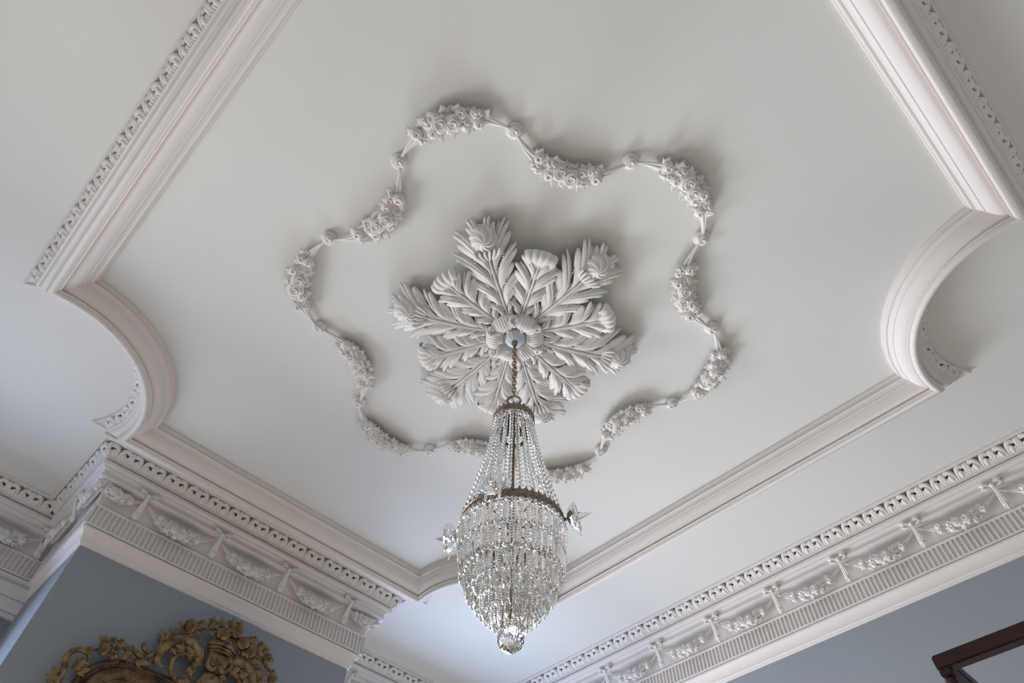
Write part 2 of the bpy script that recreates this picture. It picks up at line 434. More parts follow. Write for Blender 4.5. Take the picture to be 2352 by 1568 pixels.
def wall_seg(name, A, B, nA, nB, label):
    """cornice run from A to B (plan points on the wall, room on the left of A->B); nA/nB: +1 inside, -1 outside corner, 0 square"""
    A, B = np.array(A, float), np.array(B, float); d = (B - A) / np.linalg.norm(B - A); n = np.array((-d[1], d[0]))
    m = MB(); G = []
    for P, k, s in ((A, nA, 1), (B, nB, -1)):
        G.append([(*(P + n * q + d * q * k * s), CEIL - e) for q, e in CP])
    m.grid(G)
    o = tag(m.build(name, 'mould', None, True), label, 'cornice', kind='structure')
    soften(o)
    return o, A, B, d, n
def dress(seg, bows, us, nA, nB, swags=(), half_ends=(), lu=None):
    o, A, B, d, n = seg; Ln = np.linalg.norm(B - A)
    D3 = np.array((d[0], d[1], 0)); N3 = np.array((n[0], n[1], 0)); Z3 = np.array((0, 0, 1.0))
    # pierced leaf band
    foot = np.array((.1462, .049)); crown = np.array((.1900, .004)); L = np.linalg.norm(crown - foot)
    yv = (N3 * (crown - foot)[0] - Z3 * (crown - foot)[1]) / L
    zv = np.cross(D3, yv); 
    if zv @ N3 < 0: zv = -zv
    a, b = us
    ext = .165
    la, lb = a - (-ext * -nA if nA else 0), b
    la = a + (ext * nA if nA else 0); lb = b - (ext * nB if nB else 0)
    k = max(1, round((lb - la) / .128)); p = (lb - la) / k
    xv = np.cross(yv, zv)
    for i in range(k):
        u = la + (i + .5) * p
        q = A3(A, d, u) + N3 * (foot[0] - .004) + Z3 * (CEIL - foot[1] - .002)
        obj('leaf', LEAF_UNIT, None, o, basis(q - zv * .004, xv * (p / .124), yv * (L / .060), zv * .85))
    # fluted band
    fa = a + (.05 * nA if nA else 0); fb = b - (.05 * nB if nB else 0)
    k = max(1, round((fb - fa) / FP)); p = (fb - fa) / k
    fx = D3 if True else -D3
    for i in range(k):
        u = fa + (i + .5) * p
        q = A3(A, d, u) + N3 * .0475 + Z3 * (CEIL - .2560)
        obj('flute', FLUTE, None, o, basis(q, D3 * (p / FP), -Z3, N3))
    for u in bows:
        q = A3(A, d, u) + Z3 * (CEIL - .140) + N3 * .108
        bw = obj('bow', BOW, 'plaster', o, basis(q, D3, Z3, N3))
        obj('bow_tail', BOW_TAIL, 'plaster', bw)
    for (u, pr) in swags:
        q = A3(A, d, u) + Z3 * (CEIL - .147) + N3 * .064
        place_swag('swag', pr, o, basis(q, D3, -Z3, N3))
def A3(A, d, u): return np.array((A[0] + d[0] * u, A[1] + d[1] * u, 0.0))

def bow_meshes():
    m = MB()
    m.add([], [])
    for s in (-1, 1):     # two ribbon loops and the knot
        P = spline([(s * .006, .000, .006), (s * .020, .012, .014), (s * .036, .018, .016), (s * .047, .010, .010)], 10)
        m.finger(P, (0, 0, 1), np.interp(np.linspace(0, 1, 10), (0, .6, 1), (.0050, .0115, .0135)), .005, .010, .8)
        P = spline([(s * .008, -.002, .003), (s * .022, -.004, .006), (s * .036, -.002, .008), (s * .047, .006, .010)], 10)
        m.finger(P, (0, 0, 1), np.interp(np.linspace(0, 1, 10), (0, .6, 1), (.0040, .0080, .0090)), .004, .010, .8)
    m.ball((0, 0, .010), .0125, 10, 6, (1, 1, .8)); m.torus((0, 0, .013), .008, .0042, 14, 6)
    t = MB()
    for k in range(5):    # gathered tail
        x = (k - 2)
        P = np.array([(x * (.0018 + .0044 * q) , -.004 - .118 * q + abs(x) * .003 * q, .006 - .045 * q + (.006 if k % 2 == 0 else .002) * (1 - .2 * q)) for q in np.linspace(0, 1, 9)])
        t.tube(P, np.interp(np.linspace(0, 1, 9), (0, .75, .9, 1), (.003, .0066, .0062, .002)), 7)
    t.tube([(-.012, -.098, -.020), (0, -.100, -.012), (.012, -.098, -.020)], .004, 6)
    return m.mesh('bow'), t.mesh('bow_tail')
BOW, BOW_TAIL = bow_meshes()
SW = swag_proto(.205, .086, .90, 3, .020, -.62, .62, (True, True), .75)
SW_B = swag_proto(.205, .086, .90, 11, .020, -.62, .62, (True, True), .75)
HALF_L = swag_proto(.120, .050, .80, 5, .020, -.95, .55, (False, True), .8)
HALF_R = swag_proto(.120, .050, .80, 6, .020, -.55, .95, (True, False), .8)

# wall order keeps the room on the left of each run: right wall, alcove, chimney (three faces), alcove, left wall, back wall
L1 = wall_seg('trim_1', (XW, YB), (XW, YW), 1, 1, 'long ornate plaster cornice along the right-hand wall')
bw = [.0855 - YB + .4193 * k for k in range(-1, 9)]
dress(L1, bw, (1.0, YW - YB), 0, 1, [(bw[k] + .2097, (SW, SW_B)[k % 2]) for k in range(9)])
L2 = wall_seg('trim_2', (XW, YW), (XC1, YW), 1, 1, 'short ornate cornice in the alcove right of the chimney breast')
bw = [.36, .79, 1.25]
dress(L2, bw, (0, XW - XC1), 1, 1, [(.575, SW), (1.02, SW_B)])
L3 = wall_seg('trim_3', (XC1, YW), (XC1, YC), 1, -1, 'cornice return on the right side of the chimney breast')
dress(L3, [.42], (0, YW - YC), 1, -1, [(.20, HALF_R), (.565, HALF_L)][1:])
L4 = wall_seg('trim_4', (XC1, YC), (XC0, YC), -1, -1, 'ornate plaster cornice across the front of the chimney breast')
bw = [XC1 - 1.767, XC1 - 1.333, XC1 - .908, XC1 - .480]
dress(L4, bw, (0, XC1 - XC0), -1, -1, [((bw[0] + bw[1]) / 2, SW), ((bw[1] + bw[2]) / 2, SW_B), ((bw[2] + bw[3]) / 2, SW), (bw[0] - .115, HALF_L), (bw[3] + .115, HALF_R)])
L5 = wall_seg('trim_5', (XC0, YC), (XC0, YW), -1, 1, 'cornice return on the left side of the chimney breast')
dress(L5, [.165, .60], (0, YW - YC), -1, 1, [(.065, HALF_L), (.38, SW)])
L6 = wall_seg('trim_6', (XC0, YW), (XL, YW), 1, 1, 'ornate cornice in the alcove left of the chimney breast')
bw = [.09, .51, .93, 1.35]
dress(L6, bw, (0, .9), 1, 0, [(.30, SW), (.72, SW_B)])
L7 = wall_seg('trim_7', (XL, YW), (XL, YB), 1, 1, 'plain run of plaster cornice along the left wall')
L8 = wall_seg('trim_8', (XL, YB), (XW, YB), 1, 1, 'plain run of plaster cornice along the wall behind the viewer')

# ------------------------------------------------------------------ moulded ceiling frame with hollowed corners
PX0, PX1, PY0, PY1, PR = -0.283, 2.551, -0.485, 2.811, 0.580
FPROF = [(0, 0), (.0005, .014), (.0045, .0150), (.0060, .0260), (.0120, .0290), (.0120, .0325), (.0085, .0330), (.0085, .0360), (.0160, .0365), (.0225, .0420), (.0280, .0500), (.0300, .0585),
         (.0345, .0590), (.0370, .0650), (.0450, .0765), (.0580, .0885), (.0720, .0965), (.0860, .1000), (.0860, .1060), (.0790, .1065), (.0790, .1115), (.0865, .1118), (.0880, .1190), (.0935, .1250), (.1010, .1275),
         (.1090, .1270), (.1170, .1230), (.1230, .1160), (.1260, .1060), (.1265, .0900), (.1235, .0890), (.1235, .0850), (.1340, .0850), (.1450, .0830), (.1545, .0770), (.1610, .0680), (.1640, .0610),
         (.1700, .0600), (.1745, .0570), (.1760, .0510), (.1770, .0390), (.2020, .0080), (.2120, .0080), (.2200, .0170), (.2260, .0120), (.2270, .0)]
NARC = 22
def frame_loop(dd):
    """closed plan loop at offset dd outside the sunk panel edge"""
    pts = []
    corners = [((PX0, PY0), 0), ((PX1, PY0), 1), ((PX1, PY1), 2), ((PX0, PY1), 3)]
    r = PR - .80 * dd; a0 = math.asin(min(.999, dd / r))
    for (cx, cy), k in corners:
        base = k * PI / 2
        # arc centred on the rectangle's corner, swept clockwise so that the loop runs counter-clockwise
        for i in range(NARC + 1):
            t = base + PI / 2 + a0 - (PI / 2 + 2 * a0) * i / NARC
            pts.append((cx + r * math.cos(t), cy + r * math.sin(t)))
    return pts
m = MB(); G = []
for dd, e in FPROF: G.append([(x, y, CEIL - e) for x, y in frame_loop(dd)])
m.grid(G, cv=True)
frame = tag(soften(m.build('trim_9', 'mould', None, False)), 'moulded plaster ceiling frame with four hollowed corners', 'moulding', kind='structure')
def leaf_run(pts, zofs=0):
    """leaf pieces along a plan polyline (room-side panel on the left)"""
    pts = np.array(pts); seg = np.linalg.norm(np.diff(pts, axis=0), axis=1); s = np.r_[0, np.cumsum(seg)]
    k = max(1, round(s[-1] / .128)); p = s[-1] / k
    foot = np.array((.1765, .0500)); crown = np.array((.2185, .0150)); L = np.linalg.norm(crown - foot)
    for i in range(k):
        u = (i + .5) * p
        P = np.array([np.interp(u, s, pts[:, 0]), np.interp(u, s, pts[:, 1])])
        P2 = np.array([np.interp(min(u + .01, s[-1]), s, pts[:, 0]), np.interp(min(u + .01, s[-1]), s, pts[:, 1])]); P1 = np.array([np.interp(u - .01, s, pts[:, 0]), np.interp(u - .01, s, pts[:, 1])])
        d = (P2 - P1) / np.linalg.norm(P2 - P1); n = np.array((d[1], -d[0]))     # outwards, away from the panel
        N3 = np.array((*n, 0)); Z3 = np.array((0, 0, 1.0))
        yv = (N3 * (crown - foot)[0] - Z3 * (crown - foot)[1]) / L * 1.0
        yv = (N3 * (crown[0] - foot[0]) + Z3 * (foot[1] - crown[1])) / L
        zv = np.cross(np.array((*d, 0)), yv)
        if zv[2] > 0: zv = -zv
        xv = np.cross(yv, zv)
        q = np.array((*P, CEIL - foot[1])) - zv * .0085
        obj('leaf', LEAF_UNIT, None, frame, basis(q, xv * (p / .124), yv * (L / .060), zv * .75))
lp = frame_loop(.1765); nn = NARC + 1
for c in range(4):
    arc = lp[c * nn:(c + 1) * nn]
    leaf_run(arc)
    leaf_run([lp[(c + 1) * nn - 1], lp[((c + 1) * nn) % (4 * nn)]])

# ------------------------------------------------------------------ ceiling garland ring
CX, CY = 1.127, 1.157
garland = tag(empty('ceiling_garland', (CX, CY, CEIL)), 'wavy ring of plaster flower garlands with twelve knots on the ceiling', 'garland')
KR = 0.866
GP = swag_proto(.222, .103, 1.16, 21, .022, -.60, .60)
GP2 = swag_proto(.222, .103, 1.16, 34, .022, -.60, .60)
kn = rose(.030, .034, 2.2, 26, 36).mesh('knot')
kb = MB(); kb.torus((0, 0, .010), .0235, .0095, 24, 8); kb.torus((.004, .003, .030), .0125, .0052, 20, 7); KNOT_RING = kb.mesh('knot_ring')
for k in range(12):
    a = R_(15 + 30 * k)
    o = obj('knot', kn, 'plaster', garland, basis((KR * math.cos(a), KR * math.sin(a), 0), (math.cos(a + 2), math.sin(a + 2), 0), (math.sin(a + 2), -math.cos(a + 2), 0), (0, 0, -1)))
    obj('knot_ring', KNOT_RING, 'plaster', o)
    am = a + R_(15); rc = KR * math.cos(R_(15))
    out = 1 if (round(math.degrees(am)) % 60) == 30 else -1
    er = np.array((math.cos(am), math.sin(am), 0)); et = np.array((-math.sin(am), math.cos(am), 0)) 
    y = er * out; z = np.array((0, 0, -1.0)); x = np.cross(y, z)
    place_swag('garland', GP if out > 0 else GP2, garland, basis(er * rc + np.array((0, 0, -.004)), x, y, z))

# ------------------------------------------------------------------ ceiling medallion
med = tag(empty('ceiling_medallion', (CX, CY, CEIL)), 'large white plaster medallion of twelve acanthus leaves round the chandelier chain', 'medallion')
def leaf_parts(big):
    """acanthus leaf along +X, depth below the ceiling as -Z; returns (base mesh, [(name, mesh)])"""
    if big: D = lambda x, y: float(np.interp(x, (.06, .12, .22, .34, .44, .50, .57), (.062, .070, .080, .082, .070, .052, .030))) - .30 * abs(y) ** 1.15
    else: D = lambda x, y: float(np.interp(x, (.06, .12, .22, .34, .40, .45), (.060, .068, .080, .090, .090, .074))) - .34 * abs(y) ** 1.15
    N = (0, 0, -1)
    rnd = random.Random(5 if big else 6)
    if big:
        NL, NS_, x0, x1 = 5, 4, .085, .435
        E0 = spline([(.155, .050), (.205, .072), (.275, .098), (.350, .118), (.425, .136), (.500, .140), (.548, .108), (.560, .050), (.555, .0)], 120)
    else:
        NL, NS_, x0, x1 = 4, 3, .085, .345
        E0 = spline([(.140, .046), (.185, .074), (.245, .092), (.310, .098), (.370, .092), (.405, .072), (.420, .040)], 120)
    out = []
    base = MB()
    tip = .45 if big else .40
    xs = np.linspace(.07, tip, 14)
    base.finger([(x, 0, -D(x, 0) + .006) for x in xs], N, np.interp(xs, (.07, .2, tip), (.012, .018, .016)), .004, .02)
    per = NS_ * 8
    NU = 15
    for s in (-1, 1):
        for li in range(NL):
            G = []
            twist = rnd.uniform(.8, 1.2); curl = rnd.uniform(-.004, .012); sz = rnd.uniform(.94, 1.05)
            kc = (li + .5) / NL; ec = E0[int(kc * 119)]; ea, eb = E0[max(0, int((kc - .5 / NL) * 119))], E0[min(119, int((kc + .5 / NL) * 119))]
            et_ = (eb - ea); Wl = np.linalg.norm(et_); et_ = et_ / Wl
            for i in range(per + 1):
                fl = i / per; a_ = 2 * fl - 1
                k = kc + a_ * .34 / NL
                st = np.array((x0 + (x1 - x0) * k ** 1.05, .004))
                od = ec - np.array((x0 + (x1 - x0) * kc, 0)); od /= np.linalg.norm(od)
                e = ec + et_ * a_ * Wl * (.49 if big else .50) - od * Wl * (.80 if big else .74) * abs(a_) ** 2.1
                c = np.array((st[0] + (e[0] - st[0]) * .62, e[1] * .16))
                f = (fl * NS_) % 1.0 if i < per else 0.0
                sc = 1 - abs(2 * f - 1) ** 2.2                       # rounded scallop
                L = (.80 + .21 * sc) * sz * (.98 if big else 1.0)
                row = []
                for u in range(NU):
                    q = u / (NU - 1); t = q * L
                    p = (1 - t) ** 2 * st + 2 * t * (1 - t) * c + t * t * e
                    rid = (.0052 if big else .0064) * (sc - .45) * (.10 + .90 * min(1, q * 1.35) ** 1.6) - .0045 * sc ** 2 * math.exp(-((q - .84) / .13) ** 2) + .0010 * math.cos(2 * PI * fl * NS_ * 3) * math.sin(PI * q)
                    dome = .020 * math.sin(PI * fl) * math.sin(PI * min(1, q * .72 + .05))
                    over = .016 * twist * (.5 - fl) * math.sin(PI * min(1, q * .8))
                    z = D(p[0], p[1]) + rid + dome + over + curl * q * q + .006 * math.sin(PI * q)
                    row.append((p[0], s * p[1], -z))
                p = row[-1]; row.append((p[0] - .002, p[1] * .985, p[2] + .013))
                G.append(row)
            m = MB(); m.grid(G, flip=(s < 0))
            if li < NL - 1:             # drilled eye where two lobes part
                i0 = per // 2; a = np.array(G[-1][7]); 
                m.torus((a[0] + .004, a[1], a[2] - .004), .0070, .0042, 12, 6, 'z', .7)
            out.append(('lobe', m.mesh('lobe')))
    r = MB()
    for y0, w, hgt in ((0, .0060, .012), (.0125, .0036, .006), (-.0125, .0036, .006)):
        P = [(x, y0 * np.interp(x, (.07, .25, tip), (.6, 1, 1.3)), -D(x, 0) - .006) for x in xs]
        r.finger(P, N, np.interp(xs, (.07, .3, tip), (w * .8, w, w * .7)), hgt, .014)
    nb = 34 if big else 0
    for k in range(nb):          # pearled rows beside the midrib
        x = .11 + (tip - .10) * k / nb
        for s in (-1, 1):
            y = s * (.0195 + .055 * (k / nb) ** 1.6)
            r.ball((x, y, -D(x, y) - .0205 + .006 * k / nb), .0068 - .0016 * k / nb, 6, 4, (.60, 1.25, .8))
    out.append(('midrib', r.mesh('midrib')))
    q = MB()
    if big:      # ball scroll near the tip
        R0 = .060; G = []
        for i in range(26):
            p = i / 25 * 2.2; row = []
            for j in range(80):
                t = 2 * PI * j / 80; ph = ((t / (2 * PI)) * 8 + p * 1.25) % 1.0
                rr = R0 * (1 - .13 * ph ** 1.4 * min(1, p * 2.5))
                row.append((.470 + rr * 1.05 * math.sin(p) * math.cos(t), rr * math.sin(p) * math.sin(t), -.056 - rr * .92 * math.cos(p)))
            G.append(row)
        q.grid(G, cv=True)
        for k in range(6):
            a = (k - 2.5) / 2.5
            q.finger(bez((.392, a * .024, -.090), (.418, a * .052, -.106), (.440, a * .052 + .006, -.104), 9), N, tipw(9, .0062, .5, .7), .005, .008, .3)
        out.append(('scroll', q.mesh('scroll')))
    else:        # lip of the leaf rolled over at the tip
        G = []
        for i in range(41):
            a = -1 + 2 * i / 40; sc = abs(math.sin(PI * 2.5 * (a + 1)))
            prof = [(.345, .020, .088), (.372, .040, .104), (.398, .056, .114), (.418, .066, .112), (.432, .070, .098), (.430, .070, .080), (.412, .066, .070)]
            row = []
            for x, y, d in spline(prof, 12):
                w_ = (x - .34) / .09
                row.append((x - .020 * a * a * w_ + .006 * sc * w_, a * y, -(d + .006 * sc * max(0, w_) - .010 * a * a * w_)))
            G.append(row)
        q.grid(G, flip=False)
        out.append(('curled_tip', q.mesh('curled_tip')))
    return base.mesh('acanthus_leaf'), out
BIG, SMALL = leaf_parts(True), leaf_parts(False)
for k in range(12):
    base, subs = BIG if k % 2 else SMALL
    a = R_(30 * k)
    # big leaves stand at 30, 90, 150 ...; small ones between them
    lo_ = obj('large_leaf' if k % 2 else 'small_leaf', base, 'plaster', med, Matrix.Rotation(a, 4, 'Z') @ Matrix.Translation((0, 0, 0 if k % 2 else -.004)))
    for nm, me in subs: obj(nm, me, 'plaster', lo_)
def petal_mesh():
    m = MB(); N = (0, 0, -1); G = []
    prof = spline([(.046, .018, .092), (.058, .031, .112), (.080, .046, .126), (.106, .055, .120), (.124, .055, .094), (.120, .050, .066), (.100, .044, .055)], 18)
    for i in range(57):
        a = -1 + 2 * i / 56; rg = .5 + .5 * math.cos(2 * PI * 4.5 * a)
        row = []
        for k, (x, y, d) in enumerate(prof):
            t = k / 17
            row.append((x - .026 * a ** 4 * t, a * y, -(d - .018 * a * a + .0034 * rg * math.sin(PI * min(1, t * 1.1 + .1)))))
        G.append(row)
    m.grid(G)
    c = MB()
    c.torus((.098, .054, -.110), .0125, .0062, 18, 7); c.torus((.098, .054, -.117), .0075, .0040, 14, 6)
    c.finger(spline([(.055, .030, -.104), (.078, .040, -.124), (.100, .036, -.128), (.114, .050, -.118), (.104, .066, -.112)], 14), N, tipw(14, .0066, .5, .8), .005, .008)
    c.torus((.064, 0, -.120), .0072, .0040, 14, 6, 'z', .8)
    return m.mesh('petal'), c.mesh('petal_curl')
PET, PCURL = petal_mesh()
ros = MB(); ros.lathe([(.046, -.070), (.047, -.088), (.06, -.098), (.082, -.092), (.096, -.07), (.10, -.04), (.10, 0)], 36)
rosette = ros.build('rosette', 'plaster', med)
for k in range(6):
    o = obj('petal', PET, 'plaster', rosette, Matrix.Rotation(R_(60 * k + 15), 4, 'Z'))
for k in range(6):
    o = obj('petal_curl', PCURL, 'plaster', rosette, Matrix.Rotation(R_(60 * k + 15), 4, 'Z'))

# ------------------------------------------------------------------ chandelier
CZ = CAMZ
ch = tag(empty('chandelier', (CX, CY, CEIL)), 'crystal basket chandelier with bead strands and faceted ball hanging from the medallion', 'chandelier')
def zl(z): return z + CZ - CEIL              # height relative to the ceiling rose
m = MB()
m.lathe([(.012, zl(2.274)), (.022, zl(2.272)), (.034, zl(2.281)), (.042, zl(2.292)), (.0460, zl(2.306)), (.045, zl(2.314)), (.02, zl(2.330))], 72, lobes=12, amp=.030)
m.build('ceiling_cup', 'cup', ch)
m = MB(); m.lathe([(.003, zl(2.250)), (.009, zl(2.254)), (.012, zl(2.262)), (.009, zl(2.268)), (.015, zl(2.276)), (.014, zl(2.284))], 18); m.torus((0, 0, zl(2.245)), .008, .0022, 14, 6, 'x')
m.build('hook', 'brass', ch)
lk = MB(); lk.torus((0, 0, 0), .0085, .0020, 18, 6, 'y'); 
for v in lk.v: v[:, 2] *= 1.75
LINK = lk.mesh('chain_link')
nl = 15; z0, z1 = zl(2.236), zl(1.935)
for k in range(nl):
    obj('chain_link', LINK, 'brass', ch, Matrix.Translation((0, 0, z0 + (z1 - z0) * k / (nl - 1))) @ Matrix.Rotation(R_(90 * (k % 2) + 25), 4, 'Z'))
m = MB(); m.torus((0, 0, zl(1.893)), .0250, .0048, 26, 8, 'y'); m.lathe([(.004, zl(1.868)), (.012, zl(1.864)), (.016, zl(1.852)), (.010, zl(1.842)), (.010, zl(1.79))], 14)
ring = m.build('hanging_ring', 'metal', ch, True, Matrix.Rotation(R_(-45), 4, 'Z'))
m = MB(); m.tube([(0, 0, zl(1.85)), (0, 0, zl(1.00))], .0055, 10); m.lathe([(.006, zl(1.36)), (.016, zl(1.34)), (.016, zl(1.30)), (.006, zl(1.28))], 14)
m.build('stem', 'brass', ch)
def band(name, r, zt, zb, crest, nsp):
    m = MB(); w = (zt - zb)
    m.lathe([(r - .004, zl(zb)), (r + .0025, zl(zb) - .001), (r + .0025, zl(zb) + .003), (r, zl(zb) + .004), (r, zl(zt) - .004), (r + .002, zl(zt) - .003), (r + .002, zl(zt)), (r - .004, zl(zt)), (r - .004, zl(zb))], 72)
    o = m.build(name, 'metal', ch)
    g = MB(); g.torus((0, 0, 0), w * .28, .0014, 10, 5); g.ball((0, 0, 0), .0022, 6, 4); RING = g.mesh('rosette_stamp')
    c = MB(); c.ball((0, 0, crest * .35), crest * .34, 6, 5, (1, .5, 1)); c.ball((crest * .34, 0, crest * .12), crest * .2, 6, 4, (1, .5, 1)); c.ball((-crest * .34, 0, crest * .12), crest * .2, 6, 4, (1, .5, 1)); c.ball((0, 0, crest * .85), crest * .22, 6, 4, (1, .6, 1)); CR = c.mesh('cresting')
    for k in range(nsp):
        a = 2 * PI * k / nsp; e = (math.cos(a), math.sin(a), 0); t = (-math.sin(a), math.cos(a), 0)
        obj('stamped_ring', RING, 'metal', o, basis((e[0] * r, e[1] * r, zl((zt + zb) / 2)), t, (0, 0, 1), e))
        obj('cresting', CR, 'metal', o, basis((e[0] * (r - .001), e[1] * (r - .001), zl(zt)), t, e, (0, 0, 1)))
    return o
crown = band('crown_band', .0745, 1.792, 1.768, .014, 24)
waist = band('waist_band', .1600, 1.312, 1.286, .014, 48)
m = MB()
for k in range(6):
    a = R_(60 * k + 10); m.tube([(0, 0, zl(1.79)), (.07 * math.cos(a), .07 * math.sin(a), zl(1.776))], .0025, 6); m.tube([(0, 0, zl(1.30)), (.157 * math.cos(a), .157 * math.sin(a), zl(1.296))], .003, 6)
m.build('frame_spokes', 'brass', ch)
m = MB(); m.lathe([(.040, zl(1.690)), (.050, zl(1.690)), (.050, zl(1.700)), (.040, zl(1.700)), (.040, zl(1.690))], 40); m.torus((0, 0, zl(1.765)), .046, .004, 36, 6)
for k in range(4): m.tube([(.047 * math.cos(k * PI / 2 + .4), .047 * math.sin(k * PI / 2 + .4), zl(1.695)), (.046 * math.cos(k * PI / 2 + .4), .046 * math.sin(k * PI / 2 + .4), zl(1.765))], .003, 6)
m.build('lamp_ring', 'iron', ch)
# faceted bead
def bead_mesh(r, t):
    m = MB(); n = 8
    prof = [(r * .45, -t), (r * .92, -t * .35), (r, 0), (r * .92, t * .35), (r * .45, t)]
    G = [[(a * math.cos(2 * PI * j / n + PI / 8), a * math.sin(2 * PI * j / n + PI / 8), z) for j in range(n)] for a, z in prof]
    m.grid(G, cv=True); o = m.n - 5 * n
    m.f.append(tuple(o + j for j in range(n))[::-1]); m.f.append(tuple(o + 4 * n + j for j in range(n)))
    return m
def tent(t):          # profile of the tent, t from crown (0) to waist (1)
    z = 1.770 + (1.312 - 1.770) * t
    r = .0700 + (.1570 - .0700) * (t ** 1.35)
    return r, zl(z)
NS, NBD = 25, 25
BM = [bead_mesh(.0080 + .0022 * q, .0046 + .0016 * q).mesh('bead', False) for q in (0, .33, .66, 1)]
for b in BM: b.materials.append(M['crystal_clear'])
todo = []
strands = {}
camdir = math.atan2(-CY, -CX)
order = sorted(range(NS), key=lambda k: abs((2 * PI * (k + .3) / NS - camdir + PI) % (2 * PI) - PI))
near = set(order[:12]); far = MB()
sp_ = np.linspace(0, 1, 240); rr_ = np.array([tent(t) for t in sp_]); cum = np.r_[0, np.cumsum(np.linalg.norm(np.diff(rr_, axis=0), axis=1))]
szs = np.linspace(.78, 1.25, NBD); cs = (np.cumsum(szs) - szs / 2) / szs.sum() * cum[-1]
for k in range(NS):
    a = 2 * PI * (k + .3) / NS; e = np.array((math.cos(a), math.sin(a), 0)); tg = np.array((-math.sin(a), math.cos(a), 0))
    P = []
    for q in cs:
        t = float(np.interp(q, cum, sp_)); r, z = tent(t); r2, z2 = tent(min(1, t + .01)); r1, z1_ = tent(max(0, t - .01))
        dn = e * (r2 - r1) + np.array((0, 0, z2 - z1_)); dn /= np.linalg.norm(dn); nn_ = np.cross(dn, tg); nn_ /= np.linalg.norm(nn_)
        if nn_ @ e < 0: nn_ = -nn_
        P.append((e * r + np.array((0, 0, z)), tg, dn, nn_, t))
    if k in near:
        m = MB(); m.tube([p[0] for p in P], .0005, 4); st = m.build('bead_strand', 'metal', ch)
        for c, x, y, n_, t in P: obj('bead', BM[min(3, int(t * 4))], None, st, basis(c, x, y * 1.0, np.cross(x, y)))
    else:
        for c, x, y, n_, t in P:
            b = bead_mesh(.0080 + .0022 * t, .0046 + .0016 * t); z_ = np.cross(x, y)
            V = np.concatenate(b.v); far.add(c + V[:, :1] * x + V[:, 1:2] * y + V[:, 2:3] * z_, b.f)
tag(far.build('far_bead_strands', 'crystal_clear', ch, False), kind='stuff')
# prism tiers
def prism_mesh(L, w):
    m = MB(); n = 6; t = w * .55
    rows = [(.15, 0), (.75, -.03 * L), (1, -.10 * L)]
    for k in range(1, 6): rows += [(.86, (-.10 - .115 * k + .05) * L), (1.0, (-.10 - .115 * k) * L)]
    rows += [(.92, -.76 * L), (.55, -.90 * L), (.06, -L)]
    G = [[(q * w * math.cos(2 * PI * j / n), q * t * math.sin(2 * PI * j / n), z) for j in range(n)] for q, z in rows]
    m.grid(G, cv=True, flip=True); o = m.n - len(rows) * n
    m.f.append(tuple(o + j for j in range(n))); m.f.append(tuple(o + (len(rows) - 1) * n + j for j in range(n))[::-1])
    return m
OCT = bead_mesh(.0085, .0050).mesh('octagon', False); OCT.materials.append(M['crystal_clear'])
TIERS = [(.1590, 1.284, .086, 46), (.1500, 1.214, .080, 44), (.1270, 1.146, .068, 38), (.1010, 1.104, .064, 31), (.0750, 1.069, .060, 24), (.0490, 1.043, .056, 16), (.0270, 1.022, .046, 9)]
for ti, (r, z, L, n) in enumerate(TIERS):
    m = MB(); m.torus((0, 0, zl(z)), r, .0026, 64, 6); tr = m.build('tier_ring', 'metal', ch)
    PM = prism_mesh(L, .0085 if ti < 5 else .0075).mesh('prism', False); PM.materials.append(M['crystal'])
    for k in range(n):
        a = 2 * PI * (k + .5 * (ti % 2)) / n; e = np.array((math.cos(a), math.sin(a), 0)); tg = np.array((-math.sin(a), math.cos(a), 0))
        lean = np.array((0, 0, 1.0)) + e * .06
        lean /= np.linalg.norm(lean)
        c = e * (r + .004) + np.array((0, 0, zl(z) - .008))
        obj('octagon', OCT, None, tr, basis(c, tg, (0, 0, 1), -e))
        obj('prism', PM, None, tr, basis(c + np.array((0, 0, -.0095)), tg, np.cross(lean, tg), lean))
    # second course of drops tucked just inside
    if ti < 6:
        n2 = max(6, int(n * .62)); m = MB(); m.torus((0, 0, zl(z) + .004), r - .016, .002, 48, 5); tr2 = m.build('inner_ring', 'metal', ch)
        PM2 = prism_mesh(L * .92, .0078).mesh('drop', False); PM2.materials.append(M['crystal'])
        for k in range(n2):
            a = 2 * PI * (k + .25) / n2; e = np.array((math.cos(a), math.sin(a), 0)); tg = np.array((-math.sin(a), math.cos(a), 0))
            obj('drop', PM2, None, tr2, basis(e * (r - .015) + np.array((0, 0, zl(z) - .006)), tg, np.cross((0, 0, 1), tg), (0, 0, 1)))
# ball
m = MB(); rows = 8; n = 12; R0 = .0365; G = []
for i in range(rows + 1):
    p = PI * (.5 + i) / (rows + 1); G.append([(R0 * math.sin(p) * math.cos(2 * PI * (j + .5 * (i % 2)) / n), R0 * math.sin(p) * math.sin(2 * PI * (j + .5 * (i % 2)) / n), R0 * math.cos(p)) for j in range(n)])
V = [p for row in G for p in row]; F = []
for i in range(rows):
    for j in range(n):
        a, b = i * n + j, i * n + (j + 1) % n; c, d = (i + 1) * n + j, (i + 1) * n + (j + 1) % n
        if i % 2 == 0: F += [(a, c, b), (b, c, d)]
        else: F += [(a, c, d), (a, d, b)]
F += [tuple(range(n))[::-1][::-1], tuple(range(rows * n, rows * n + n))[::-1]]
m.add(V, F); m.build('crystal_ball', 'crystal_ball', ch, False, Matrix.Translation((0, 0, zl(.942))))
m = MB(); m.torus((0, 0, zl(.986)), .0055, .0012, 12, 5, 'x'); m.tube([(0, 0, zl(1.01)), (0, 0, zl(.990))], .0012, 6); m.build('ball_hook', 'brass', ch)
